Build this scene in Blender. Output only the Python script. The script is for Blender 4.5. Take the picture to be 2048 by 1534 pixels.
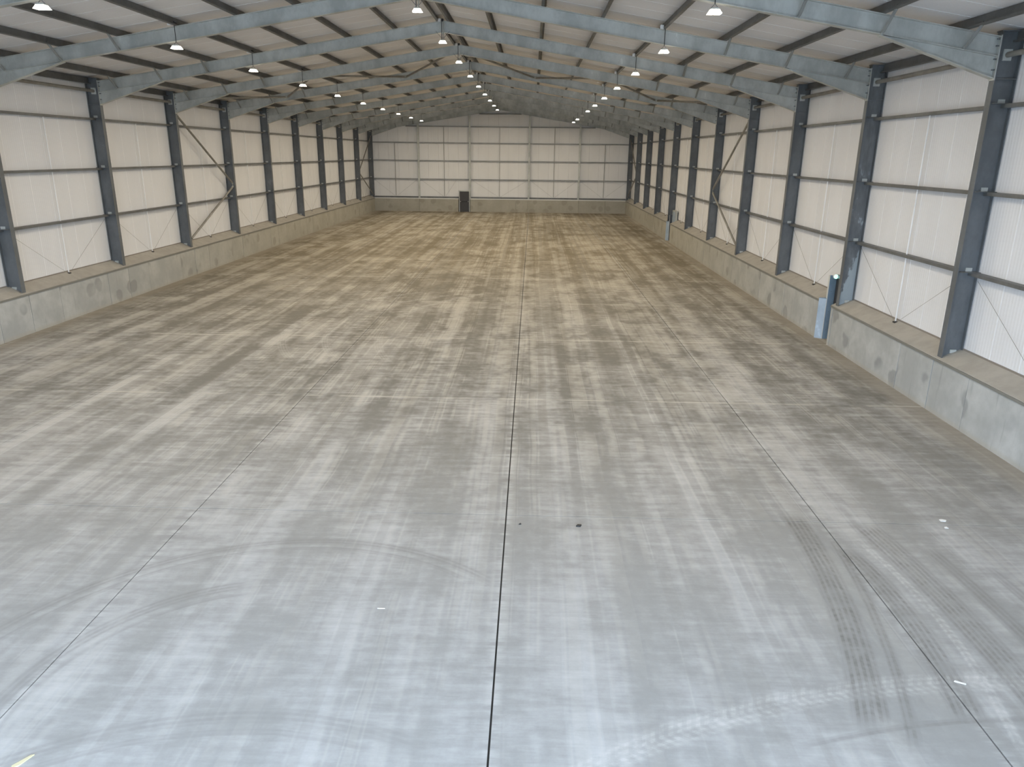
import bpy, math, random
from mathutils import Vector
random.seed(7)
for o in list(bpy.data.objects):
    bpy.data.objects.remove(o, do_unlink=True)
scene = bpy.context.scene
COL = scene.collection

# ------------------------------------------------------------------ camera
CAMP = (3.27, 0.0, 5.65)
F_PX, PITCH, YAW, ROLL = 1476.26, 0.301509, -0.023851, 0.011387
cam_d = bpy.data.cameras.new('camera')
cam = bpy.data.objects.new('camera', cam_d)
COL.objects.link(cam)
cam_d.sensor_fit = 'HORIZONTAL'
cam_d.sensor_width = 36.0
cam_d.lens = F_PX / 2048.0 * 36.0
cam_d.clip_end = 400
_fw = Vector((math.sin(YAW) * math.cos(PITCH), math.cos(YAW) * math.cos(PITCH), -math.sin(PITCH)))
_rt = Vector((math.cos(YAW), -math.sin(YAW), 0))
_up = _rt.cross(_fw)
_r = _rt * math.cos(ROLL) + _up * math.sin(ROLL)
_u = -_rt * math.sin(ROLL) + _up * math.cos(ROLL)
from mathutils import Matrix
M = Matrix.Identity(4)
for i in range(3):
    M[i][0], M[i][1], M[i][2], M[i][3] = _r[i], _u[i], -_fw[i], CAMP[i]
cam.matrix_world = M
scene.camera = cam

# ------------------------------------------------------------------ world, light, exposure
SKY = (0.60, 0.775, 1.0)
SKY_STRENGTH = 13.0
LAMP_WATT = 150.0
LAMP_COLOUR = (1.0, 0.88, 0.69)
EXPOSURE = 0.0
world = bpy.data.worlds.new('overcast_sky')
scene.world = world
world.use_nodes = True
bg = world.node_tree.nodes['Background']
bg.inputs['Color'].default_value = (*SKY, 1)
bg.inputs['Strength'].default_value = SKY_STRENGTH
scene.view_settings.view_transform = 'Standard'
scene.view_settings.look = 'None'
scene.view_settings.gamma = 1.0
scene.view_settings.use_curve_mapping = False
scene.view_settings.exposure = EXPOSURE
scene.cycles.use_denoising = True
scene.cycles.use_adaptive_sampling = True
scene.cycles.adaptive_threshold = 0.08
scene.cycles.adaptive_min_samples = 16
scene.cycles.max_bounces = 6
scene.cycles.diffuse_bounces = 4
scene.cycles.sample_clamp_indirect = 8.0

# ------------------------------------------------------------------ building dimensions (metres)
Y0, BAY = 16.66, 6.0
FR = range(-1, 11)                       # portal frames, the last stands at the gable
def FY(i): return Y0 + BAY * i
HALF = 12.70                             # inner face of the column flanges
COLD = 0.45                              # column depth
XCLAD = 13.165                           # inner face of the wall cladding
XWALL = 12.65                            # face of the concrete wall
SLOPE = 0.1646
APEX_T, APEX_B = 10.12, 9.74
YG = 76.66                               # gable frame
YGW = 76.35                              # gable concrete face
YGC = 76.86                              # gable cladding face
YF = -1.40                               # front wall
LEDGE = 1.26
PURL_H = 0.20
OPEN_X0, OPEN_X1, OPEN_Z = -7.5, 9.0, 6.1

ORD = ['', 'first', 'second', 'third', 'fourth', 'fifth', 'sixth', 'seventh', 'eighth', 'ninth', 'tenth', 'eleventh', 'twelfth']
SIDE = {-1: 'unbroken', 1: 'doorway'}

# ------------------------------------------------------------------ node helpers
class G:
    """Small wrapper that writes shader maths."""
    def __init__(s, name):
        s.m = bpy.data.materials.new(name)
        s.m.use_nodes = True
        s.t = s.m.node_tree
        s.n, s.l = s.t.nodes, s.t.links
        s.bsdf = s.n['Principled BSDF']
    def put(s, sock, v):
        if isinstance(v, bpy.types.NodeSocket):
            s.l.new(v, sock)
        elif isinstance(v, (tuple, list)):
            sock.default_value = (*v, 1) if len(v) == 3 and sock.type == 'RGBA' else v
        else:
            sock.default_value = v
    def math(s, op, a, b=0.0, c=None, clamp=False):
        n = s.n.new('ShaderNodeMath'); n.operation = op; n.use_clamp = clamp
        s.put(n.inputs[0], a); s.put(n.inputs[1], b)
        if c is not None: s.put(n.inputs[2], c)
        return n.outputs[0]
    def add(s, a, b): return s.math('ADD', a, b)
    def sub(s, a, b): return s.math('SUBTRACT', a, b)
    def mul(s, a, b): return s.math('MULTIPLY', a, b)
    def mx(s, a, b): return s.math('MAXIMUM', a, b)
    def step(s, v, lo, hi, a=0.0, b=1.0):
        n = s.n.new('ShaderNodeMapRange'); n.interpolation_type = 'SMOOTHSTEP'; n.clamp = True
        s.put(n.inputs[0], v); n.inputs[1].default_value = lo; n.inputs[2].default_value = hi
        n.inputs[3].default_value = a; n.inputs[4].default_value = b
        return n.outputs[0]
    def pos(s):
        g = s.n.new('ShaderNodeNewGeometry')
        x = s.n.new('ShaderNodeSeparateXYZ'); s.l.new(g.outputs['Position'], x.inputs[0])
        return x.outputs[0], x.outputs[1], x.outputs[2]
    def xyz(s, x, y, z=0.0):
        n = s.n.new('ShaderNodeCombineXYZ')
        s.put(n.inputs[0], x); s.put(n.inputs[1], y); s.put(n.inputs[2], z)
        return n.outputs[0]
    def noise(s, vec, scale=1.0, detail=3.0, rough=0.5):
        n = s.n.new('ShaderNodeTexNoise')
        s.put(n.inputs['Vector'], vec); n.inputs['Scale'].default_value = scale
        n.inputs['Detail'].default_value = detail; n.inputs['Roughness'].default_value = rough
        return n.outputs[0]
    def voro(s, vec, scale=1.0, out=0):
        n = s.n.new('ShaderNodeTexVoronoi')
        s.put(n.inputs['Vector'], vec); n.inputs['Scale'].default_value = scale
        return n.outputs[out]
    def mix(s, f, a, b, mode='MIX'):
        n = s.n.new('ShaderNodeMix'); n.data_type = 'RGBA'; n.blend_type = mode
        s.put(n.inputs[0], f); s.put(n.inputs[6], a); s.put(n.inputs[7], b)
        return n.outputs[2]
    def rnd(s):
        n = s.n.new('ShaderNodeObjectInfo'); return n.outputs['Random']
    def bump(s, h, strength=0.2, dist=0.02):
        n = s.n.new('ShaderNodeBump'); n.inputs['Strength'].default_value = strength
        n.inputs['Distance'].default_value = dist; s.put(n.inputs['Height'], h)
        s.l.new(n.outputs[0], s.bsdf.inputs['Normal'])
    def out(s, col=None, rough=None, metal=None, spec=None):
        if col is not None: s.put(s.bsdf.inputs['Base Color'], col)
        if rough is not None: s.put(s.bsdf.inputs['Roughness'], rough)
        if metal is not None: s.put(s.bsdf.inputs['Metallic'], metal)
        if spec is not None: s.put(s.bsdf.inputs['Specular IOR Level'], spec)
        return s.m

def galv_mat(name, dark, light, metal=0.35, rough=0.5):
    g = G(name); x, y, z = g.pos()
    a = g.noise(g.xyz(x, y, g.mul(z, 0.6)), 1.6, 5, 0.68)
    c = g.mix(g.step(a, 0.34, 0.66), dark, light)
    c = g.mix(g.mul(g.step(a, 0.655, 0.70), 0.5), c, tuple(min(1, k * 1.4) for k in light))
    return g.out(c, rough, metal, 0.4)

M_COL = galv_mat('galvanised_steel_shaded_tone', (0.125, 0.134, 0.140), (0.170, 0.181, 0.190), 0.2, 0.5)  # same steel as the rafters; the columns' dimmer light is put into the colour
M_RAF = galv_mat('galvanised_steel_lit_tone', (0.415, 0.428, 0.402), (0.575, 0.588, 0.556), 0.2, 0.5)  # same steel as the columns; the rafters' stronger light is put into the colour
M_PUR = galv_mat('galvanised_cold_rolled_steel', (0.115, 0.113, 0.108), (0.165, 0.163, 0.156), 0.2, 0.5)
M_RAIL = galv_mat('galvanised_wall_rail_steel', (0.135, 0.138, 0.136), (0.185, 0.188, 0.185), 0.3, 0.5)
M_ZINC = galv_mat('bright_zinc_rod', (0.80, 0.80, 0.79), (0.90, 0.90, 0.89), 0.0, 0.4)
M_TUBE = galv_mat('grey_brace_tube_steel', (0.21, 0.20, 0.18), (0.30, 0.29, 0.26), 0.25, 0.5)
M_JAMB = galv_mat('blue_grey_jamb_steel', (0.17, 0.24, 0.30), (0.25, 0.33, 0.41), 0.2, 0.45)

M_JAMBL = galv_mat('pale_blue_jamb_plate', (0.34, 0.42, 0.50), (0.46, 0.54, 0.62), 0.2, 0.45)
M_JDARK = galv_mat('dark_jamb_steel', (0.07, 0.075, 0.085), (0.10, 0.105, 0.115), 0.2, 0.5)

M_GRAIL = galv_mat('galvanised_gable_rail_steel', (0.24, 0.245, 0.24), (0.32, 0.325, 0.32), 0.2, 0.5)
def clad_mat(name, axis, base=(0.80, 0.80, 0.80), rib=0.10, strength=0.35):
    g = G(name); x, y, z = g.pos()
    p = {'x': x, 'y': y}[axis]
    w = g.math('SINE', g.mul(p, 2 * math.pi / rib))
    n = g.noise(g.xyz(x, y, g.mul(z, 0.4)), 0.8, 2, 0.6)
    f = g.step(n, 0.35, 0.7)
    c = g.mix(g.mul(f, 0.5), base, tuple(k * 0.90 for k in base))
    c = g.mix(g.mul(g.step(g.rnd(), 0, 1), 0.35), c, tuple(k * 0.93 for k in base))
    g.bump(w, strength, 0.004)
    return g.out(c, 0.6, 0.0, 0.0)
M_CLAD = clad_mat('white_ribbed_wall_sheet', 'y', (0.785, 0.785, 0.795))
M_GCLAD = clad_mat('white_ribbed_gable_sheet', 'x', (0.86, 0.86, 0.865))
M_ROOF = clad_mat('white_ribbed_roof_sheet', 'y', (0.79, 0.775, 0.775))
def plain(name, col, rough=0.5, metal=0.0, spec=0.4, var=0.15, scale=3.0):
    g = G(name); x, y, z = g.pos()
    n = g.noise(g.xyz(x, y, z), scale, 4, 0.6)
    c = g.mix(g.mul(g.step(n, 0.3, 0.7), var), col, tuple(k * 0.6 for k in col))
    return g.out(c, rough, metal, spec)
M_OUT = plain('grey_light_block_sheet', (0.30, 0.31, 0.32))  # for the unseen backing sheets added against light leaks
M_WHITE = plain('white_plastic', (0.82, 0.82, 0.80), 0.4)
M_BLACK = plain('black_rubber', (0.03, 0.03, 0.03), 0.6)
M_DARK = plain('dark_door_paint', (0.06, 0.058, 0.058), 0.5)
M_FLASH = plain('pale_flashing', (0.62, 0.62, 0.58), 0.4)
M_FILL = plain('dark_joint_filler', (0.035, 0.035, 0.035), 0.8)
M_DUST = plain('dusty_coping_concrete', (0.425, 0.40, 0.355), 0.9, 0, 0.2, 0.35, 2.5)
M_LIP = plain('coping_edge_steel', (0.22, 0.215, 0.19), 0.6)
M_TRIM = plain('tan_base_trim', (0.26, 0.23, 0.20), 0.6)
M_GRD = plain('outside_apron_concrete', (0.42, 0.42, 0.41), 0.9)

def concrete_mat():
    g = G('cast_concrete_panel'); x, y, z = g.pos()
    r = g.rnd()
    u = g.add(x, g.mul(r, 13.0))
    P = g.xyz(u, y, z)
    a = g.noise(P, 0.9, 3, 0.6)
    b = g.noise(P, 6.0, 3, 0.65)
    c = g.mix(g.step(a, 0.32, 0.7), (0.40, 0.405, 0.39), (0.52, 0.525, 0.51))
    c = g.mix(g.mul(g.step(b, 0.35, 0.75), 0.25), c, (0.34, 0.34, 0.32))
    d = g.noise(P, 1.6, 2, 0.6)
    v = g.voro(g.xyz(g.add(u, g.mul(d, 0.35)), g.add(y, g.mul(d, 0.35)), g.add(z, g.mul(d, 0.3))), 1.05, 0)
    patch = g.mul(g.step(v, 0.24, 0.33, 1, 0), g.step(g.noise(P, 0.7, 1), 0.36, 0.50))
    c = g.mix(g.mul(patch, 0.6), c, (0.25, 0.255, 0.25))
    st = g.noise(g.xyz(g.mul(u, 9), g.mul(y, 9), g.mul(z, 0.8)), 1.0, 3)
    c = g.mix(g.mul(g.step(st, 0.62, 0.75), 0.3), c, (0.25, 0.25, 0.24))
    pin = g.voro(P, 9.0, 0)
    c = g.mix(g.mul(g.mul(g.step(pin, 0.03, 0.06, 1, 0), g.step(g.noise(P, 1.3, 2), 0.5, 0.6)), 0.7), c, (0.08, 0.08, 0.08))
    c = g.mix(g.mul(g.step(g.add(y, g.mul(a, 12.0)), 24.0, 56.0), 0.5), c, (0.40, 0.355, 0.25))   # crop dust clings to the closed end
    c = g.mix(g.mul(g.step(z, 0.02, 0.16, 1, 0), 0.45), c, (0.42, 0.38, 0.31))   # dust gathered on the foot of the wall
    return g.out(c, 0.85, 0, 0.0)
M_CONC = concrete_mat()

DK, LT = (0.135, 0.125, 0.112), (0.60, 0.585, 0.56)
# tyre arcs: centre x, y, radius, half width, mix amount, colour, bounds
ARCS = [
    (0.28, 6.19, 3.73, 0.11, 0.38, DK, (-4, 3.0, 6.4, 11)),
    (0.28, 6.19, 3.52, 0.05, 0.28, DK, (-4, 2.6, 6.4, 11)),
    (0.10, 6.35, 2.42, 0.13, 0.36, DK, (-4, -0.3, 5.2, 9.2)),
    (0.10, 6.35, 2.20, 0.05, 0.28, DK, (-4, -0.1, 5.2, 9.2)),
    (0.60, 2.03, 4.25, 0.12, 0.32, DK, (-4, 2.4, 4.5, 7)),
    (0.60, 2.03, 4.02, 0.05, 0.24, DK, (-4, 2.0, 4.5, 7)),
    (9.11, -2.99, 10.13, 0.17, 0.48, LT, (3.2, 11.5, 5, 8)),
    (9.11, -2.99, 9.55, 0.05, 0.40, DK, (6.0, 11.5, 5, 8)),
    (-6.6, 10.89, 14.24, 0.22, 0.68, DK, (5, 9, 6.3, 11.2)),
    (-6.6, 10.89, 14.62, 0.08, 0.50, DK, (5, 9, 6.0, 10.4)),
    (-0.39, 8.5, 8.61, 0.20, 0.64, DK, (7, 9, 6.4, 10.1)),
    (-0.39, 8.5, 8.98, 0.07, 0.45, LT, (7, 9.2, 6.0, 10.4)),
    (-12.72, 7.85, 21.64, 0.26, 0.62, DK, (8, 10, 5.6, 10.9)),
    (-12.72, 7.85, 22.20, 0.14, 0.45, DK, (8, 10, 5.6, 10.2)),
    (-12.72, 7.85, 22.75, 0.10, 0.40, DK, (8, 11, 6.6, 9.7)),
    (3.24, 24.39, 7.98, 0.18, 0.40, LT, (-6, -1.0, 20, 32)),
    (4.23, 24.12, 7.58, 0.16, 0.40, LT, (-6, 0.0, 20, 31)),
    (7.82, 24.0, 9.45, 0.18, 0.40, LT, (-3, 1.5, 20, 31)),
    (-1.08, 32.59, 3.25, 0.16, 0.35, DK, (-5, 3, 31.5, 37)),
    (-6.9, 15.6, 2.1, 0.17, 0.50, DK, (-7, -3, 16.8, 20)),
]
def floor_mat(arcs, near):
    g = G('worn_concrete_slab'); x, y, z = g.pos()
    P = g.xyz(x, y, 0)
    big = g.noise(g.xyz(g.mul(x, 0.16), g.mul(y, 0.17)), 1.0, 2, 0.6)
    xb = g.add(x, g.mul(big, 0.25))
    band = g.noise(g.xyz(g.mul(xb, 1.35), g.mul(y, 0.030)), 1.0, 3, 0.62)       # wheel lanes along the store
    blot = g.noise(g.xyz(g.mul(x, 0.9), g.mul(y, 0.55)), 1.0, 3, 0.65)
    brush = g.noise(g.xyz(g.mul(x, 0.9), g.mul(y, 6.5)), 1.0, 3, 0.7)           # scraping across the store
    mid = g.noise(P, 4.0, 5 if near else 3, 0.72)
    d = g.add(g.mul(g.step(band, 0.34, 0.66), 0.34), g.mul(g.step(blot, 0.32, 0.68), 0.28))
    d = g.add(d, g.mul(g.step(big, 0.36, 0.66), 0.20))
    d = g.add(d, g.mul(g.sub(brush, 0.5), 0.80))
    d = g.add(d, g.mul(g.sub(mid, 0.5), 0.42))
    d = g.step(d, 0.10, 0.90)
    calm = g.step(y, 8.0, 19.0, 0.50, 1.0)                                     # the entrance end is swept cleaner
    d = g.add(g.mul(d, calm), g.mul(g.sub(1.0, calm), 0.74))
    d = g.add(d, g.mul(g.sub(mid, 0.5), 0.30))
    c = g.mix(d, (0.212, 0.206, 0.190), (0.485, 0.480, 0.472))
    # tan crop dust lies thicker towards the closed end and along the walls
    far = g.step(g.add(y, g.mul(g.sub(blot, 0.5), 12.0)), 15.0, 46.0)
    c = g.mix(g.mul(far, 0.62), c, g.mix(d, (0.235, 0.190, 0.118), (0.450, 0.375, 0.250)))
    edge = g.step(g.add(g.math('ABSOLUTE', x), g.mul(g.sub(blot, 0.5), 0.8)), 11.8, 12.45)
    c = g.mix(g.mul(edge, 0.55), c, (0.40, 0.36, 0.30))
    # crisp pale wheel lines
    lane = g.noise(g.xyz(g.mul(xb, 3.1), g.mul(y, 0.018), 7.0), 1.0, 1, 0.5)
    thin = g.step(g.math('ABSOLUTE', g.sub(lane, 0.5)), 0.0, 0.035, 1, 0)
    c = g.mix(g.mul(g.mul(thin, g.step(blot, 0.42, 0.62)), g.mul(calm, 0.32)), c, (0.58, 0.555, 0.50))
    strip = g.mul(g.step(lane, 0.535, 0.56), g.step(band, 0.40, 0.58))
    c = g.mix(g.mul(strip, g.mul(calm, 0.30)), c, (0.245, 0.232, 0.205))
    strip = g.mul(g.step(lane, 0.425, 0.445, 1, 0), g.step(blot, 0.36, 0.56))
    c = g.mix(g.mul(strip, g.mul(calm, 0.26)), c, (0.53, 0.505, 0.45))
    # joints: powdery pale edges
    k = None
    for xj in (2.94, 8.05, -2.15, -7.25):
        q = g.math('ABSOLUTE', g.sub(x, xj))
        k = q if k is None else g.math('MINIMUM', k, q)
    k = g.step(k, 0.01, 0.13, 1, 0)
    c = g.mix(g.mul(g.mul(k, g.step(brush, 0.4, 0.6)), 0.30), c, (0.58, 0.57, 0.55))
    yj = g.math('ABSOLUTE', g.sub(g.math('MODULO', g.add(y, 61.10 + 3.0), 6.0), 3.0))
    k = g.step(yj, 0.012, 0.065, 1, 0)
    c = g.mix(g.mul(g.mul(k, g.step(blot, 0.38, 0.55)), g.step(y, 12.0, 18.0, 0.12, 0.62)), c, (0.60, 0.57, 0.51))
    for cx, cy, r, w, amt, colr, (xa, xb_, ya, yb) in arcs:
        dx, dy = g.sub(x, cx), g.sub(y, cy)
        rad = g.math('SQRT', g.add(g.mul(dx, dx), g.mul(dy, dy)))
        dist = g.math('ABSOLUTE', g.sub(g.add(rad, g.mul(g.sub(blot, 0.5), 0.10)), r))
        k = g.step(dist, w * 0.55, w * 1.1, 1, 0)
        ang = g.math('ARCTAN2', dy, dx)
        tread = g.step(g.math('SINE', g.add(g.mul(ang, r * 2 * math.pi / 0.11), g.mul(dist, 40.0))), -0.5, 0.5, 0.5 if colr is LT else 0.86, 1.0)
        ribs = g.step(g.math('SINE', g.mul(rad, 2 * math.pi / 0.075)), -0.6, 0.4, 0.55, 1.0)
        k = g.mul(g.mul(k, tread), ribs)
        bx = g.mul(g.step(x, xa, xa + 0.4), g.step(x, xb_ - 0.5, xb_, 1, 0))
        by = g.mul(g.step(y, ya, ya + 0.3), g.step(y, yb - 0.3, yb, 1, 0))
        k = g.mul(g.mul(k, bx), g.mul(by, g.mul(g.step(mid, 0.30, 0.62, 0.25, 1.0), g.step(brush, 0.35, 0.62, 0.65, 1.0))))
        c = g.mix(g.mul(k, amt), c, colr)
    return g.out(c, 0.8, 0, 0.0)
_fm = {}
def floor_for(x0, x1, y0, y1):
    """material with the tyre arcs that can reach this slab"""
    sub = tuple(n for n, a in enumerate(ARCS) if a[6][0] < x1 and a[6][1] > x0 and a[6][2] < y1 and a[6][3] > y0
                and min(abs(math.hypot(px - a[0], py - a[1]) - a[2]) for px in [x0 + (x1 - x0) * i / 24 for i in range(25)] for py in [y0 + (y1 - y0) * j / 24 for j in range(25)]) < 0.6)
    key = (sub, y0 < 20)
    if key not in _fm: _fm[key] = floor_mat([ARCS[n] for n in sub], y0 < 20)
    return _fm[key]

def lamp_mat():
    g = G('lit_lamp_diffuser')
    g.out((0.9, 0.9, 0.85), 0.4)
    g.put(g.bsdf.inputs['Emission Color'], (1.0, 0.93, 0.80))
    g.put(g.bsdf.inputs['Emission Strength'], 7.0)
    g.m.cycles.emission_sampling = 'NONE'
    return g.m
M_LAMP = lamp_mat()
def green_mat():
    g = G('lit_green_exit_lens')
    g.out((0.4, 0.8, 0.6), 0.4)
    g.put(g.bsdf.inputs['Emission Color'], (0.45, 1.0, 0.72))
    g.put(g.bsdf.inputs['Emission Strength'], 1.6)
    return g.m
M_GREEN = green_mat()

# ------------------------------------------------------------------ mesh helpers
class MB:
    def __init__(s): s.v, s.f = [], []
    def hexa(s, c):
        """8 corners: bottom ring then top ring."""
        b = len(s.v); s.v += [tuple(p) for p in c]
        s.f += [tuple(b + k for k in q) for q in ((3, 2, 1, 0), (4, 5, 6, 7), (0, 1, 5, 4), (1, 2, 6, 5), (2, 3, 7, 6), (3, 0, 4, 7))]
        return s
    def box(s, x0, x1, y0, y1, z0, z1):
        return s.hexa([(x0, y0, z0), (x1, y0, z0), (x1, y1, z0), (x0, y1, z0), (x0, y0, z1), (x1, y0, z1), (x1, y1, z1), (x0, y1, z1)])
    def prism(s, poly, a, b, fn):
        """poly: list of 2-D points; fn(u, v, t) -> 3-D point; t runs a..b."""
        n = len(poly); k = len(s.v)
        s.v += [tuple(fn(u, v, a)) for u, v in poly] + [tuple(fn(u, v, b)) for u, v in poly]
        s.f.append(tuple(range(k + n - 1, k - 1, -1))); s.f.append(tuple(range(k + n, k + 2 * n)))
        for i in range(n):
            j = (i + 1) % n
            s.f.append((k + i, k + j, k + n + j, k + n + i))
        return s
    def tube(s, p, q, r, n=8):
        p, q = Vector(p), Vector(q); d = (q - p).normalized()
        a = d.orthogonal().normalized(); b = d.cross(a)
        k = len(s.v)
        for e in (p, q):
            for i in range(n):
                t = 2 * math.pi * i / n
                s.v.append(tuple(e + a * math.cos(t) * r + b * math.sin(t) * r))
        s.f.append(tuple(range(k + n - 1, k - 1, -1))); s.f.append(tuple(range(k + n, k + 2 * n)))
        for i in range(n):
            j = (i + 1) % n
            s.f.append((k + i, k + j, k + n + j, k + n + i))
        return s
    def mesh(s, name, mat):
        m = bpy.data.meshes.new(name); m.from_pydata(s.v, [], s.f)
        import bmesh
        bm = bmesh.new(); bm.from_mesh(m); bmesh.ops.recalc_face_normals(bm, faces=bm.faces); bm.to_mesh(m); bm.free()
        m.materials.append(mat); m.update()
        return m

def obj(name, data, parent=None, loc=(0, 0, 0)):
    o = bpy.data.objects.new(name, data); COL.objects.link(o)
    o.location = loc
    if parent is not None: o.parent = parent
    return o
def thing(name, label, cat, loc=(0, 0, 0), group=None):
    o = obj(name, None, None, loc); o.empty_display_size = 0.2; o['kind'] = 'thing'
    o['label'] = label; o['category'] = cat
    if group: o['group'] = group
    return o
def tag(o, label, cat, group=None):
    o['kind'] = 'thing'
    o['label'] = label; o['category'] = cat
    if group: o['group'] = group
    return o
SUBPART = {'cleat_plate': 'cleat', 'brace_bolt': 'fly_brace', 'haunch_flange': 'haunch_web'}
def assemble(parts, root):
    """links the parts of a thing; a sub-part hangs under the part made just before it"""
    last = {}
    for n, m in parts:
        last[n] = obj(n, m, last[SUBPART[n]] if n in SUBPART else root)
def struct(name, label, loc=(0, 0, 0), data=None):
    o = obj(name, data, None, loc); o['kind'] = 'structure'; o['label'] = label
    return o

# ------------------------------------------------------------------ outside apron and floor
ap = struct('ground', 'pale concrete apron outside the open front of the store', (0, 0, 0),
            MB().box(-60, 60, -80, YF, -0.30, -0.012).mesh('apron', M_GRD))
floor = struct('floor', 'worn dusty concrete floor slabs with dark sawn joints and tyre marks', (0, 0, 0),
               MB().box(-13.6, 13.6, YF, YGW + 0.9, -0.35, -0.022).mesh('floor_base', M_FILL))
XJ = [-13.3, -7.25, -2.15, 2.94, 8.05, 13.3]
XG = {2.94: 0.011, 8.05: 0.009, -2.15: 0.007, -7.25: 0.005}
YJ = [YF, 4.9] + [10.9 + 6.0 * k for k in range(0, 11)] + [YGW + 0.4]
for a, b in zip(XJ[:-1], XJ[1:]):
    for c, d in zip(YJ[:-1], YJ[1:]):
        x0, x1 = a + XG.get(a, 0), b - XG.get(b, 0)
        y0, y1 = c + 0.006, d - 0.006
        obj('slab', MB().box(x0, x1, y0, y1, -0.03, 0.0).mesh('slab', floor_for(x0, x1, y0, y1)), floor)

# ------------------------------------------------------------------ side walls
DOORWAYS = {1: [(22.94, 23.90), (51.25, 52.57)], -1: []}
M_SEAM = plain('white_panel_seam', (0.90, 0.90, 0.90), 0.5)
SEAM = {s: MB().box(min(0, -s * 0.006), max(0, -s * 0.006), -0.011, 0.011, 1.46, 8.2).mesh('seam_strip', M_SEAM) for s in (-1, 1)}
def side_wall(s):
    nm = 'wall_left' if s < 0 else 'wall_right'
    w = struct(nm, 'white sheeted side wall over a grey concrete base, ' + ('unbroken along its length' if s < 0 else 'with two doorway gaps'), (s * XCLAD, 0, 0))
    ox = s * XCLAD
    def bx(x0, x1, y0, y1, z0, z1):
        a, b = sorted((s * x0 - ox, s * x1 - ox))
        return MB().box(a, b, y0, y1, z0, z1)
    # unseen sheet added to block sky light at the panel joints
    obj('light_block_sheet', bx(XCLAD + 0.085, XCLAD + 0.12, YF, YGC + 0.2, -0.1, 8.2).mesh('light_block_sheet', M_OUT), w)
    # cladding panels, one metre wide
    y = YF
    k = 0
    while y < YGC:
        y1 = min(y + 1.0, YGC)
        if y1 - y > 0.1:
            z0 = 1.46
            obj('cladding_panel', bx(XCLAD, XCLAD + 0.08, y + 0.004, y1 - 0.004, z0, 8.22).mesh('cladding_panel', M_CLAD), w)
        if k: obj('seam_strip', SEAM[s], w, (0, y, 0))
        y = y1; k += 1
    # concrete base panels: joints at each frame, then at 1.6 m and 4.6 m into the bay
    cuts = [YF]
    for i in range(-3, 11):
        for d in (0.12, 1.70, 4.65):
            c = FY(i) + d
            if YF + 0.3 < c < YGW - 0.3: cuts.append(c)
    cuts.append(YGW + 0.3)
    spans = []
    for a, b in zip(cuts[:-1], cuts[1:]):
        seg = [(a, b)]
        for g0, g1 in DOORWAYS[s]:
            new = []
            for p, q in seg:
                if q <= g0 or p >= g1: new.append((p, q))
                else:
                    if p < g0 - 0.05: new.append((p, g0))
                    if q > g1 + 0.05: new.append((g1, q))
            seg = new
        spans += seg
    for a, b in spans:
        wob = random.uniform(-0.004, 0.004)
        g_a, g_b = (0.013 if abs((a - Y0 - 0.12) / BAY - round((a - Y0 - 0.12) / BAY)) < 1e-3 else 0.008), (0.013 if abs((b - Y0 - 0.12) / BAY - round((b - Y0 - 0.12) / BAY)) < 1e-3 else 0.008)
        obj('concrete_panel', bx(XWALL + wob, XCLAD + 0.08, a + g_a, b - g_b, -0.1, LEDGE - 0.05).mesh('concrete_panel', M_CONC), w)
    # sloping coping and its front lip, in runs between the doorways
    runs = [(YF, YGW + 0.3)]
    for g0, g1 in DOORWAYS[s]:
        a, b = runs.pop(); runs += [(a, g0), (g1, b)]
    for a, b in runs:
        poly = [(XWALL - 0.012, LEDGE - 0.052), (XCLAD + 0.08, LEDGE - 0.052), (XCLAD + 0.08, 1.50), (XCLAD - 0.005, 1.50), (XWALL + 0.0, LEDGE + 0.012)]
        obj('coping', MB().prism(poly, a, b, lambda u, v, t: (s * u - ox, t, v)).mesh('coping', M_DUST), w)
        obj('coping_lip', bx(XWALL - 0.026, XWALL + 0.01, a, b, LEDGE - 0.060, LEDGE - 0.004).mesh('coping_lip', M_LIP), w)
        obj('base_trim', bx(XCLAD - 0.02, XCLAD + 0.04, a, b, 1.44, 1.53).mesh('base_trim', M_TRIM), w)
    return w
WL = side_wall(-1)
WR = side_wall(1)

# ------------------------------------------------------------------ gable wall
def roof_z(x): return APEX_T + PURL_H + 0.01 - SLOPE * abs(x)
wb = struct('wall_back', 'white sheeted gable wall over a grey concrete base', (0, YGC, 0))
GPOST = [-8.12, -3.0, 2.9, 7.88]
x = -XCLAD
while x < XCLAD - 0.01:
    x1 = min(x + 1.0, XCLAD)
    p, q = x + 0.004, x1 - 0.004
    poly = [(p, 1.40), (q, 1.40), (q, roof_z(q))]
    if p < 0 < q: poly.append((0, roof_z(0)))
    poly.append((p, roof_z(p)))
    obj('cladding_panel', MB().prism(poly, 0.0, 0.08, lambda u, v, t: (u, t, v)).mesh('cladding_panel', M_GCLAD), wb)
    x = x1
poly = [(-13.4, -0.1), (13.4, -0.1), (13.4, roof_z(13.4) - .05), (0, roof_z(0)), (-13.4, roof_z(13.4) - .05)]
obj('light_block_sheet', MB().prism(poly, 0.09, 0.12, lambda u, v, t: (u, t, v)).mesh('light_block_sheet', M_OUT), wb)  # added behind the gable panels, unseen, to stop sky light in the gaps
gx = [-XWALL, -8.12, -4.16, None, -2.98, 1.6, 2.8, 7.9, 10.6, XWALL]
for a, b in zip(gx[:-1], gx[1:]):
    if a is None or b is None: continue
    obj('concrete_panel', MB().box(a + 0.007, b - 0.007, YGW - YGC, 0.06, -0.1, 1.25).mesh('concrete_panel', M_CONC), wb)
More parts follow.
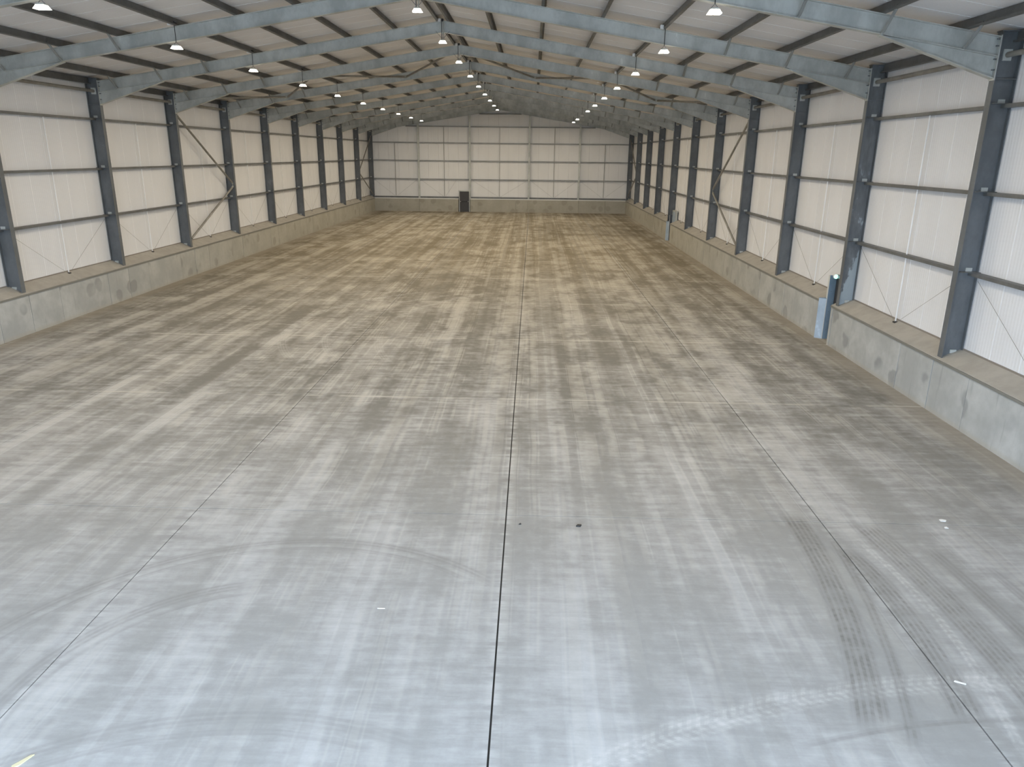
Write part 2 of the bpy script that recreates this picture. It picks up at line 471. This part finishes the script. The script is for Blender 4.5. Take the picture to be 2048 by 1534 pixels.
for a, b in ((-XWALL, -4.16), (-2.98, XWALL)):
    obj('flashing', MB().box(a, b, YGW - YGC - 0.03, -0.02, 1.235, 1.305).mesh('flashing', M_WHITE), wb)
    obj('base_rail', MB().box(a, b, -0.17, -0.005, 1.305, 1.46).mesh('base_rail', M_RAIL), wb)

def door(name, label, loc, rot, wdt, hgt, mats, bar=True):
    d = struct(name, label, loc); d.rotation_euler.z = rot
    fm, lm = mats
    # local: x across the leaf, y out of the wall (towards the hall is -y)
    obj('leaf', MB().box(-wdt / 2, wdt / 2, -0.03, 0.03, 0.02, hgt).mesh('leaf', lm), d)
    obj('door_frame', MB().box(-wdt / 2 - 0.07, -wdt / 2, -0.06, 0.06, 0, hgt).mesh('door_frame', fm), d)
    obj('door_frame', MB().box(wdt / 2, wdt / 2 + 0.07, -0.06, 0.06, 0, hgt).mesh('door_frame', fm), d)
    obj('door_head', MB().box(-wdt / 2 - 0.11, wdt / 2 + 0.11, -0.08, 0.06, hgt, hgt + 0.08).mesh('door_head', fm), d)
    if bar:
        for sx in (-1, 1):
            obj('bar_bracket', MB().box(sx * wdt * 0.40 - 0.025, sx * wdt * 0.40 + 0.025, -0.10, -0.03, 0.98, 1.06).mesh('bar_bracket', M_FLASH), d)
        obj('push_bar', MB().tube((-wdt * 0.40, -0.09, 1.02), (wdt * 0.40, -0.09, 1.02), 0.015, 8).mesh('push_bar', M_BLACK), d)
    return d
door('door_1', 'dark grey single fire door in the gable wall', (-3.56, YGW + 0.02, 0), 0, 0.94, 2.0, (M_RAF, M_DARK))
door('door_2', 'dark doorway leaf recessed in the gap with the green light', (13.06, 23.35, 0), math.pi / 2, 0.80, 2.0, (M_JAMB, M_DARK))
door('door_3', 'pale grey doorway leaf recessed in the gap closer to the gable', (13.03, 51.83, 0), math.pi / 2, 1.10, 2.0, (M_RAF, M_JAMBL))

def jamb(loc_y, label, tall, mat, light):
    t = thing('doorway_jamb', label, 'jamb', (12.80, loc_y, 0))
    # angled return plate covering the end of the concrete wall, and the upright post
    obj('return_plate', MB().prism([(-0.19, 0.16), (-0.19, 0.145), (0.0, 0.0), (0.0, 0.02)], 0, 1.31, lambda u, v, z: (u, v, z)).mesh('return_plate', light), t)
    obj('cap_plate', MB().prism([(-0.19, 0.17), (-0.19, 0.14), (0.0, -0.005), (0.19, -0.005), (0.19, 0.17)], 1.31, 1.325, lambda u, v, z: (u, v, z)).mesh('cap_plate', mat), t)
    obj('post', MB().box(0.0, 0.21, -0.012, 0.012, 0, tall).mesh('post', mat), t)
    obj('post_lip', MB().box(-0.008, 0.006, -0.02, 0.07, 0, tall).mesh('post_lip', M_FLASH), t)
    for z in (0.3, 0.9, 1.55):
        obj('bolt', MB().tube((0.10, -0.02, z), (0.10, 0.0, z), 0.012, 6).mesh('bolt', M_COL), t)
jamb(23.74, 'blue grey steel jamb post with pale angled plate beside the green light', 2.07, M_JAMB, M_JAMBL)
jamb(52.41, 'slim dark steel jamb post at the doorway closer to the gable', 1.75, M_JDARK, M_JAMBL)
ex = thing('exit_light', 'small round green exit light at the doorway head beside a column', 'light', (12.96, 23.66, 2.04))
obj('light_body', MB().tube((0, 0.06, 0), (0, 0.0, 0), 0.075, 12).mesh('light_body', M_WHITE), ex)
obj('light_lens', MB().tube((0, 0.0, 0), (0, -0.035, 0), 0.062, 12).mesh('light_lens', M_GREEN), ex)

# ------------------------------------------------------------------ front wall (behind the camera) with its open doorway
wf = struct('wall_front', 'white sheeted front wall around a tall open vehicle doorway', (0, YF, 0))
def fpanel(poly): obj('cladding_panel', MB().prism(poly, -0.1, 0.0, lambda u, v, t: (u, t, v)).mesh('cladding_panel', M_GCLAD), wf)
fpanel([(-13.4, -0.1), (OPEN_X0, -0.1), (OPEN_X0, roof_z(OPEN_X0)), (-13.4, roof_z(13.4))])
fpanel([(OPEN_X1, -0.1), (13.4, -0.1), (13.4, roof_z(13.4)), (OPEN_X1, roof_z(OPEN_X1))])
fpanel([(OPEN_X0, OPEN_Z), (OPEN_X1, OPEN_Z), (OPEN_X1, roof_z(OPEN_X1)), (0, roof_z(0)), (OPEN_X0, roof_z(OPEN_X0))])
pl = bpy.data.lights.new('doorway_portal', 'AREA'); pl.shape = 'RECTANGLE'
pl.size, pl.size_y = OPEN_X1 - OPEN_X0, OPEN_Z
pl.cycles.is_portal = True
po = bpy.data.objects.new('doorway_portal', pl); COL.objects.link(po)
po.location = ((OPEN_X0 + OPEN_X1) / 2, YF - 0.02, OPEN_Z / 2); po.rotation_euler = (math.radians(90), 0, 0)

# ------------------------------------------------------------------ roof
ceil = struct('ceiling', 'white ribbed roof lining sheets on both slopes', (0, 0, 0))
for s in (-1, 1):
    y = YF - 0.1
    z0, z1 = roof_z(0) - 0.006, roof_z(13.4) - 0.006
    rs = MB().hexa([(0, -0.012, z0), (s * 13.4, -0.012, z1), (s * 13.4, 0.012, z1), (0, 0.012, z0),
                    (0, -0.012, z0 + .006), (s * 13.4, -0.012, z1 + .006), (s * 13.4, 0.012, z1 + .006), (0, 0.012, z0 + .006)]).mesh('seam_strip', M_SEAM)
    pm = {}
    while y < YGC + 0.1:
        w_ = min(1.0, YGC + 0.15 - y)
        if w_ > 0.2:
            key = round(w_, 3)
            if key not in pm:
                z0, z1 = roof_z(0), roof_z(13.5)
                pm[key] = MB().hexa([(0, 0.004, z0), (s * 13.5, 0.004, z1), (s * 13.5, w_ - 0.004, z1), (0, w_ - 0.004, z0),
                                     (0, 0.004, z0 + .08), (s * 13.5, 0.004, z1 + .08), (s * 13.5, w_ - 0.004, z1 + .08), (0, w_ - 0.004, z0 + .08)]).mesh('roof_panel', M_ROOF)
            obj('roof_panel', pm[key], ceil, (0, y, 0))
            obj('seam_strip', rs, ceil, (0, y, 0))
        y += 1.0
    z0, z1 = roof_z(0) + .085, roof_z(13.7) + .085
    ya, yb = YF - 0.3, YGC + 0.4
    obj('light_block_sheet', MB().hexa([(0, ya, z0), (s * 13.7, ya, z1), (s * 13.7, yb, z1), (0, yb, z0),
                                  (0, ya, z0 + .03), (s * 13.7, ya, z1 + .03), (s * 13.7, yb, z1 + .03), (0, yb, z0 + .03)]).mesh('light_block_sheet', M_OUT), ceil)  # added above the roof panels, unseen, so no sky light leaks between them

# ------------------------------------------------------------------ columns
RAILS = [3.22, 4.94, 6.71]
def frame_word(i):
    n = 10 - i
    return 'in the corner at the gable wall' if n == 0 else ORD[n] + ' out from the gable wall'
def column_parts(s):
    """Meshes of one column, origin at its inner flange foot on the floor line."""
    P = []
    foot = 1.27
    def bx(x0, x1, y0, y1, z0, z1):
        a, b = sorted((s * x0, s * x1)); return MB().box(a, b, y0, y1, z0, z1)
    P.append(('inner_flange', bx(0, 0.018, -0.095, 0.095, foot, 8.12).mesh('inner_flange', M_COL)))
    P.append(('outer_flange', bx(COLD - 0.018, COLD, -0.095, 0.095, foot, 8.12).mesh('outer_flange', M_COL)))
    P.append(('web', bx(0.018, COLD - 0.018, -0.006, 0.006, foot, 8.12).mesh('web', M_COL)))
    P.append(('stiffener', bx(0.018, COLD - 0.018, -0.09, 0.09, 7.215, 7.235).mesh('stiffener', M_COL)))
    P.append(('cap_plate', bx(-0.02, COLD, -0.10, 0.10, 8.12, 8.14).mesh('cap_plate', M_COL)))
    for z in RAILS:
        P.append(('cleat', bx(0.03, COLD + 0.01, -0.17, -0.006, z + 0.038, z + 0.050).mesh('cleat', M_RAIL)))
        P.append(('cleat_plate', bx(0.20, 0.34, -0.025, -0.006, z + 0.05, z + 0.13).mesh('cleat_plate', M_RAF)))
    P.append(('foot_cleat', bx(0.20, 0.34, -0.03, -0.006, 1.40, 1.48).mesh('foot_cleat', M_RAF)))
    P.append(('tie_plate', bx(0.12, 0.30, -0.022, -0.006, 7.58, 7.80).mesh('tie_plate', M_RAF)))
    for z in (7.40, 7.60, 7.85, 7.98):
        P.append(('bolt', bx(-0.075, -0.02, -0.07, -0.045, z - 0.013, z + 0.013).mesh('bolt', M_COL)))
    return P
CP = {s: column_parts(s) for s in (-1, 1)}
def pale_web():
    """web of the column beside the green light: pale zinc bloom rising from its foot"""
    g = G('bloomed_column_steel'); x, y, z = g.pos()
    n = g.noise(g.xyz(g.mul(x, 3.0), y, z), 2.2, 3, 0.6)
    low = g.step(g.sub(z, g.add(g.mul(g.sub(n, 0.5), 2.2), g.mul(g.sub(x, 12.9), 3.5))), 2.05, 2.35, 1, 0)
    spot = g.mul(g.step(n, 0.58, 0.66), g.mul(g.step(z, 3.2, 3.6), g.step(z, 5.0, 5.6, 1, 0)))
    c = g.mix(g.step(n, 0.34, 0.66), (0.125, 0.134, 0.140), (0.170, 0.181, 0.190))
    c = g.mix(g.mul(g.mx(low, spot), 0.75), c, (0.40, 0.46, 0.49))
    return g.out(c, 0.5, 0.1, 0.4)
PALE_WEB = [m for n, m in CP[1] if n == 'web'][0].copy()
PALE_WEB.materials[0] = pale_web()
for s in (-1, 1):
    for i in FR:
        lab = f'grey steel column on the {SIDE[s]} side wall, {frame_word(i)}'
        t = thing('steel_column', lab, 'column', (s * HALF, FY(i), 0), 'columns along the side walls')
        assemble([(n, PALE_WEB if (n == 'web' and s == 1 and i == 1) else m) for n, m in CP[s]], t)

# ------------------------------------------------------------------ rafters
PX = [12.0, 10.30, 8.58, 6.87, 5.17, 3.50, 1.78]
M_STAY = galv_mat('galvanised_stay', (0.24, 0.255, 0.25), (0.30, 0.315, 0.31), 0.2, 0.5)
def rafter_parts(s):
    P = []
    hw, ft = 0.09, 0.016
    tz = lambda x: APEX_T - SLOPE * x
    bz = lambda x: APEX_B - SLOPE * x
    def slab(x0, x1, zf0, zf1, th, y0, y1, up):
        a, b = zf0, zf1
        return MB().hexa([(s * x0, y0, a), (s * x1, y0, b), (s * x1, y1, b), (s * x0, y1, a),
                          (s * x0, y0, a + th), (s * x1, y0, b + th), (s * x1, y1, b + th), (s * x0, y1, a + th)])
    X1 = HALF - 0.02
    P.append(('top_flange', slab(0, X1, tz(0) - ft, tz(X1) - ft, ft, -hw, hw, 1).mesh('top_flange', M_RAF)))
    P.append(('bottom_flange', slab(0, X1, bz(0), bz(X1), ft, -hw, hw, 1).mesh('bottom_flange', M_RAF)))
    P.append(('web', MB().prism([(0, bz(0) + ft), (X1, bz(X1) + ft), (X1, tz(X1) - ft), (0, tz(0) - ft)], -0.005, 0.005, lambda u, v, t: (s * u, t, v)).mesh('web', M_RAF)))
    xk = 10.31; hb = 7.23
    P.append(('haunch_web', MB().prism([(xk, bz(xk)), (X1, hb + ft), (X1, bz(X1))], -0.005, 0.005, lambda u, v, t: (s * u, t, v)).mesh('haunch_web', M_RAF)))
    P.append(('haunch_flange', slab(xk - 0.04, X1, bz(xk) - ft, hb, ft, -hw, hw, 1).mesh('haunch_flange', M_RAF)))
    a, b = sorted((s * (X1), s * HALF))
    P.append(('end_plate', MB().box(a, b, -0.10, 0.10, hb - 0.03, tz(X1) + 0.02).mesh('end_plate', M_RAF)))
    a, b = sorted((0, s * 0.02))
    P.append(('apex_plate', MB().box(a, b, -0.10, 0.10, APEX_B - 0.06, APEX_T + 0.02).mesh('apex_plate', M_RAF)))
    for x in PX[:3]:
        P.append(('fly_brace', MB().tube((s * x, -0.07, bz(x) + 0.03), (s * x, -0.62, tz(x) + 0.06), 0.034, 6).mesh('fly_brace', M_STAY)))
        P.append(('brace_bolt', MB().box(s * x - 0.03, s * x + 0.03, -0.10, -0.04, bz(x) + 0.016, bz(x) + 0.07).mesh('brace_bolt', M_RAF)))
    return P
RP = {s: rafter_parts(s) for s in (-1, 1)}
for s in (-1, 1):
    for i in FR:
        lab = f'sloping galvanised rafter with haunch over the {SIDE[s]} side, {"against the gable wall" if i == 10 else frame_word(i)}'
        t = thing('rafter', lab, 'rafter', (0, FY(i), 0), 'rafters of the portal frames')
        assemble(RP[s], t)

# ------------------------------------------------------------------ purlins, eaves beams, eaves ties, wall rails
def bay_word(k): return ORD[10 - k] + ' bay from the gable'
def purlin_mesh(s, x, L):
    z0 = APEX_T - SLOPE * x
    zx = lambda d: -SLOPE * d
    h = PURL_H
    def fn(u, v, t): return (s * u, t, v + zx(u))
    m = MB()
    for poly in ([(-0.075, 0), (0.0, 0), (0.0, 0.012), (-0.075, 0.012)], [(-0.006, 0.0), (0.006, 0.0), (0.006, h), (-0.006, h)], [(0.0, h - 0.012), (0.075, h - 0.012), (0.075, h), (0.0, h)],
                 [(-0.075, 0.0), (-0.067, 0.0), (-0.067, 0.03), (-0.075, 0.03)]):
        m.prism(poly, 0, L, fn)
    return m
def zed(s, h, w, lip):
    """one closed Z outline so that the purlin is a single piece"""
    t = 0.010
    return [(-w, 0), (t / 2, 0), (t / 2, h - t), (w, h - t), (w, h), (-t / 2, h), (-t / 2, t), (-w + t, t), (-w + t, lip), (-w, lip)]
def extr(poly, L, s, slope=0.0):
    return MB().prism(poly, 0, L, lambda u, v, t: (s * u, t, v - slope * u))
PM = {s: extr(zed(s, PURL_H, 0.075, 0.03), BAY, s, SLOPE).mesh('purlin', M_PUR) for s in (-1, 1)}
names_p = {0: 'lowest'}
for s in (-1, 1):
    for k in range(-1, 10):
        for n, x in enumerate(PX + [0.22]):
            pos = 'dark purlin next to the ridge' if n == 7 else f'dark purlin, {ORD[n + 1]} from the eaves'
            o = obj('purlin', PM[s], None, (s * x, FY(k), APEX_T - SLOPE * x))
            tag(o, f'{pos}, {SIDE[s]} side, {bay_word(k)}', 'purlin', 'purlins under the roof sheets')
EB = {s: extr(zed(s, 0.22, 0.08, 0.03), BAY - 0.02, s).mesh('eaves_beam', M_PUR) for s in (-1, 1)}
ET = MB().tube((0, 0.03, 0), (0, BAY - 0.03, 0), 0.055, 12).mesh('tube', M_TUBE)
ETP = MB().box(-0.085, 0.085, 0.010, 0.03, -0.10, 0.10).mesh('end_plate', M_RAF)
ETP2 = MB().box(-0.085, 0.085, BAY - 0.03, BAY - 0.010, -0.10, 0.10).mesh('end_plate', M_RAF)
for s in (-1, 1):
    for k in range(-1, 10):
        o = obj('eaves_beam', EB[s], None, (s * 13.05, FY(k) + 0.01, 7.93))
        tag(o, f'dark eaves beam along the top of the {SIDE[s]} side wall, {bay_word(k)}', 'beam', 'eaves beams')
        t = thing('eaves_tie', f'round steel eaves tie tube on the {SIDE[s]} side, {bay_word(k)}', 'tie tube', (s * (HALF + 0.21), FY(k), 7.69), 'eaves tie tubes')
        obj('tube', ET, t); obj('end_plate', ETP, t); obj('end_plate', ETP2, t)
def cee(s, h, w, lip=0.02):
    """C rail lying flat: web vertical at the hall side, flanges towards the sheet"""
    t = 0.010
    return [(0, -h / 2), (w, -h / 2), (w, -h / 2 + t), (t, -h / 2 + t), (t, h / 2 - t), (w, h / 2 - t), (w, h / 2), (0, h / 2)]
RM = {s: extr(cee(s, 0.075, 0.19), BAY - 0.03, s).mesh('wall_rail', M_RAIL) for s in (-1, 1)}
lvl = ['lowest', 'middle', 'highest']
for s in (-1, 1):
    for k in range(-1, 10):
        for n, z in enumerate(RAILS):
            o = obj('wall_rail', RM[s], None, (s * (XCLAD - 0.195), FY(k) + 0.015, z))
            tag(o, f'{lvl[n]} grey wall rail on the {SIDE[s]} side wall, {bay_word(k)}', 'rail', 'wall rails on the side walls')

# ------------------------------------------------------------------ sag rods with tie wires
def sag_parts(s, drop):
    P = []
    zs = [1.45] + RAILS
    for a, b in zip(zs[:-1], zs[1:]):
        P.append(('rod', MB().tube((0, 0, a + 0.04), (0, 0, b - 0.04), 0.018, 6).mesh('rod', M_ZINC)))
    P.append(('foot', MB().box(-0.05, 0.05, -0.05, 0.05, 1.44, 1.475).mesh('foot', M_BLACK)))
    for d in (-1, 1):
        P.append(('tie_wire', MB().tube((0, d * 0.12, 1.50), (0, d * 2.72, RAILS[0] - 0.12), 0.0045, 5).mesh('tie_wire', M_TUBE)))
    return P
SP = {s: sag_parts(s, 0) for s in (-1, 1)}
for s in (-1, 1):
    for k in range(-1, 10):
        t = thing('sag_rod', f'pale sag rod with slanting wires on the {SIDE[s]} side, {bay_word(k)}', 'rod', (s * 13.06, FY(k) + 3.0, 0), 'sag rods on the side walls')
        for n, m in SP[s]: obj(n, m, t)

# ------------------------------------------------------------------ wall bracing and roof bracing
def brace(p, q, label, r=0.05, mat=M_TUBE, cat='brace'):
    p, q = Vector(p), Vector(q)
    t = thing('brace_tube', label, cat, tuple(p), 'bracing tubes')
    d = q - p; n = d.normalized()
    obj('tube', MB().tube(n * 0.18, d - n * 0.18, r, 10).mesh('tube', mat), t)
    for a in (n * 0.03, d - n * 0.28):
        e = a + n * 0.25
        up = Vector((0, 0, 1)); side = n.cross(up).normalized(); v = side.cross(n).normalized()
        w, th = 0.06, 0.008
        obj('gusset', MB().hexa([a - v * w - side * th, a + v * w - side * th, a + v * w + side * th, a - v * w + side * th,
                                 e - v * w - side * th, e + v * w - side * th, e + v * w + side * th, e - v * w + side * th]).mesh('gusset', M_RAF), t)
for s in (-1, 1):
    X = s * (HALF + 0.10)
    for (ia, ib, where) in ((3, 4, 'seventh bay from the gable'), (10, 9, 'first bay from the gable')):
        sg = 1 if ib > ia else -1
        ya, yb = FY(ia) + sg * 0.12, FY(ib) - sg * 0.02
        brace((X, ya, 7.20), (X, yb, 3.93), f'upper diagonal wall brace tube on the {SIDE[s]} side, {where}')
        brace((X, yb, 3.85), (X, ya, 1.60), f'lower diagonal wall brace tube on the {SIDE[s]} side, {where}')
    zc = lambda x: (APEX_T + APEX_B) / 2 - SLOPE * x - 0.03
    pts = [(0.25, 3), (3.3, 4), (6.45, 3), (9.5, 4), (12.45, 3)]
    for n, ((xa, ia), (xb, ib)) in enumerate(zip(pts[:-1], pts[1:])):
        ya = FY(ia) + (0.05 if ia == 3 else -0.05); yb = FY(ib) + (0.05 if ib == 3 else -0.05)
        brace((s * xa, ya, zc(xa)), (s * xb, yb, zc(xb)), f'slanting roof brace tube on the {SIDE[s]} side, {ORD[n + 1]} down from the ridge', 0.045)

# ------------------------------------------------------------------ gable posts, rails and rods
GR = [3.15, 4.93, 6.63, 8.17, 9.37]
for n, x in enumerate(GPOST):
    top = APEX_B - SLOPE * abs(x) - 0.02
    t = thing('gable_post', f'slender grey steel post of the gable wall, {ORD[n + 1] if n else "first"} from the unbroken side', 'post', (x, YG, 0), 'gable posts')
    z0 = 1.305
    obj('front_flange', MB().box(-0.085, 0.085, -0.19, -0.178, z0, top).mesh('front_flange', M_RAF), t)
    obj('rear_flange', MB().box(-0.085, 0.085, 0.0, 0.012, z0, top).mesh('rear_flange', M_RAF), t)
    obj('web', MB().box(-0.004, 0.004, -0.178, 0.0, z0, top).mesh('web', M_RAF), t)
    obj('base_plate', MB().box(-0.12, 0.12, -0.24, 0.06, z0, z0 + 0.02).mesh('base_plate', M_RAF), t)
gb = [-12.9] + GPOST + [12.9]
for b in range(5):
    a, c = gb[b] + 0.02, gb[b + 1] - 0.02
    bw = ('against the unbroken side wall', 'second bay from the unbroken side', 'centre bay', 'second bay from the doorway side', 'against the doorway side wall')[b]
    for n, z in enumerate(GR):
        aa, cc = a, c
        lim = (APEX_B - 0.03 - z) / SLOPE
        aa, cc = max(aa, -lim), min(cc, lim)
        if cc - aa < 0.5: continue
        mm = MB().prism([(p, q) for p, q in cee(1, 0.10, 0.17)], aa, cc, lambda u, v, t: (t, u, v)).mesh('gable_rail', M_GRAIL)
        o = obj('gable_rail', mm, None, (0, YGC - 0.175, z))
        tag(o, f'grey gable rail {ORD[n + 1]} up from the concrete, {bw}', 'rail', 'gable rails')
    mid = (gb[b] + gb[b + 1]) / 2
    if b == 1: mid = -5.6
    t = thing('sag_rod', f'thin vertical rod between gable rails, {bw}', 'rod', (mid, YGC - 0.10, 0), 'gable sag rods')
    zs = [1.46] + GR[:3] + ([GR[3]] if 1 <= b <= 3 else [])
    for p, q in zip(zs[:-1], zs[1:]):
        obj('rod', MB().tube((0, 0, p + 0.05), (0, 0, q - 0.05), 0.022, 6).mesh('rod', M_TUBE), t)
    for d in (-1, 1):
        hw = (gb[b + 1] - gb[b]) / 2 - 0.25
        if b == 1 and d == 1: hw = 1.2
        obj('tie_wire', MB().tube((d * 0.12, 0, 1.50), (d * hw, 0, GR[0] - 0.1), 0.006, 5).mesh('tie_wire', M_TUBE), t)

# ------------------------------------------------------------------ lamps
LW, LD = 0.20, 0.17
LM = {}
LM['housing'] = MB().prism([(-0.0544, 0.0408), (-0.0952, 0.0204), (-0.0952, 0.0082), (0.0952, 0.0082), (0.0952, 0.0204), (0.0544, 0.0408)], -0.0816, 0.0816, lambda u, v, t: (u, t, v)).mesh('housing', M_RAF)
def frustum(x0, x1, t0, t1):
    return MB().hexa([(x0, -0.1088, -0.0680), (x1, -0.1088, -0.0680), (x1, 0.1088, -0.0680), (x0, 0.1088, -0.0680),
                      (t0, -0.0748, 0.0082), (t1, -0.0748, 0.0082), (t1, 0.0748, 0.0082), (t0, 0.0748, 0.0082)])
LM['diffuser'] = [frustum(-0.1360, -0.0082, -0.0884, -0.0136).mesh('diffuser', M_LAMP), frustum(0.0082, 0.1360, 0.0136, 0.0884).mesh('diffuser', M_LAMP)]
LM['diffuser_off'] = [frustum(-0.1360, -0.0082, -0.0884, -0.0136).mesh('diffuser', M_WHITE), frustum(0.0082, 0.1360, 0.0136, 0.0884).mesh('diffuser', M_WHITE)]
LM['hanger'] = MB().tube((-0.0816, 0, 0.0340), (0.0000, 0, 0.1156), 0.0054, 5).tube((0.0816, 0, 0.0340), (0.0000, 0, 0.1156), 0.0054, 5).mesh('hanger', M_COL)
cable = {}
def lamp(x, i, z, ztop, label, ridge, lit=True):
    t = thing('high_bay_lamp', label, 'lamp', (x, FY(i) - 0.17, z), 'high bay lamps')
    obj('housing', LM['housing'], t)
    for m in LM['diffuser' if lit else 'diffuser_off']: obj('diffuser', m, t)
    obj('hanger', LM['hanger'], t)
    key = (round(ztop - z, 3), ridge)
    if key not in cable:
        h = ztop - z
        if ridge:
            cable[key] = [('drop_rod', MB().tube((-0.035, 0, 0.04), (-0.035, 0, h), 0.014, 6).mesh('drop_rod', M_COL)),
                          ('drop_rod', MB().tube((0.035, 0, 0.04), (0.035, 0, h), 0.014, 6).mesh('drop_rod', M_RAF)),
                          ('arm', MB().tube((0.04, 0, 0.10), (0.24, 0, 0.32), 0.007, 5).mesh('arm', M_COL)),
                          ('arm', MB().tube((-0.04, 0, 0.10), (-0.24, 0, 0.32), 0.007, 5).mesh('arm', M_COL))]
        else:
            cable[key] = [('cable', MB().tube((0, 0, 0.11), (0.0, 0, h), 0.010, 6).mesh('cable', M_BLACK))]
        cable[key] += [('clamp', MB().tube((0, -0.03, h), (0, 0.08, h), 0.045, 10).mesh('clamp', M_BLACK)),
                       ('junction_box', MB().box(-0.15, -0.06, -0.10, -0.02, h - 0.07, h + 0.03).mesh('junction_box', M_WHITE))]
    for n, m in cable[key]: obj(n, m, t)
    if not lit: return
    l = bpy.data.lights.new('lamp_light', 'AREA'); l.shape = 'RECTANGLE'; l.size = 0.25; l.size_y = 0.19
    l.energy = LAMP_WATT; l.color = LAMP_COLOUR
    lo = obj('lamp_light', l, t, (0, 0, -0.078))
UNLIT = {(1, 7)}
for i in range(-1, 10):
    fw_ = frame_word(i)
    lamp(0.0, i, 9.44, 10.12, f'lit lamp on twin rods below the ridge, {fw_}', True)
    for s in (-1, 1):
        zt = APEX_T - SLOPE * 6.86 + 0.06
        on = (s, i) not in UNLIT
        lamp(s * 6.86, i, 8.45, zt, f'{"lit" if on else "unlit"} lamp on a thin cable over the {SIDE[s]} side, {fw_}', False, on)

# ------------------------------------------------------------------ small scraps on the floor
def scrap(label, pts, th, mat, loc, cat):
    o = obj('floor_scrap', MB().prism(pts, 0, th, lambda u, v, z: (u, v, z + 0.25 * th * math.sin(9 * u))).mesh('floor_scrap', mat), None, loc)
    return tag(o, label, cat)
M_LEAF = plain('dry_straw', (0.62, 0.56, 0.36), 0.8)
scrap('yellowish dry leaf scrap on the bare floor close to the camera', [(-0.05, -0.09), (0.0, -0.04), (0.06, 0.09), (0.03, 0.08), (-0.03, 0.0), (-0.07, -0.05)], 0.012, M_LEAF, (-1.54, 5.58, 0.0), 'scrap')
scrap('larger white paper scrap beside the cross joint by the doorway side', [(-0.05, -0.03), (0.03, -0.04), (0.06, 0.01), (0.0, 0.04), (-0.05, 0.03)], 0.008, M_WHITE, (10.08, 11.05, 0.0), 'scrap')
scrap('smaller white paper scrap beside the cross joint by the doorway side', [(-0.03, -0.02), (0.03, -0.02), (0.02, 0.03), (-0.02, 0.02)], 0.008, M_WHITE, (10.0, 10.80, 0.0), 'scrap')
scrap('black crumb of rubber near the cross joint', [(-0.04, -0.02), (0.03, -0.03), (0.05, 0.02), (-0.01, 0.03)], 0.02, M_BLACK, (4.10, 10.58, 0.0), 'scrap')
scrap('tiny black crumb beside the long dark joint', [(-0.02, -0.015), (0.02, -0.01), (0.01, 0.02)], 0.015, M_BLACK, (3.17, 10.60, 0.0), 'scrap')
scrap('white sliver lying on the dark tyre arcs', [(-0.06, 0.02), (0.05, -0.03), (0.06, -0.01), (-0.04, 0.04)], 0.006, M_WHITE, (8.2, 7.09, 0.0), 'scrap')
scrap('short white straw on the open floor', [(-0.05, -0.006), (0.05, -0.006), (0.05, 0.006), (-0.05, 0.006)], 0.006, M_WHITE, (1.41, 8.23, 0.0), 'scrap')
bpy.context.view_layer.update()
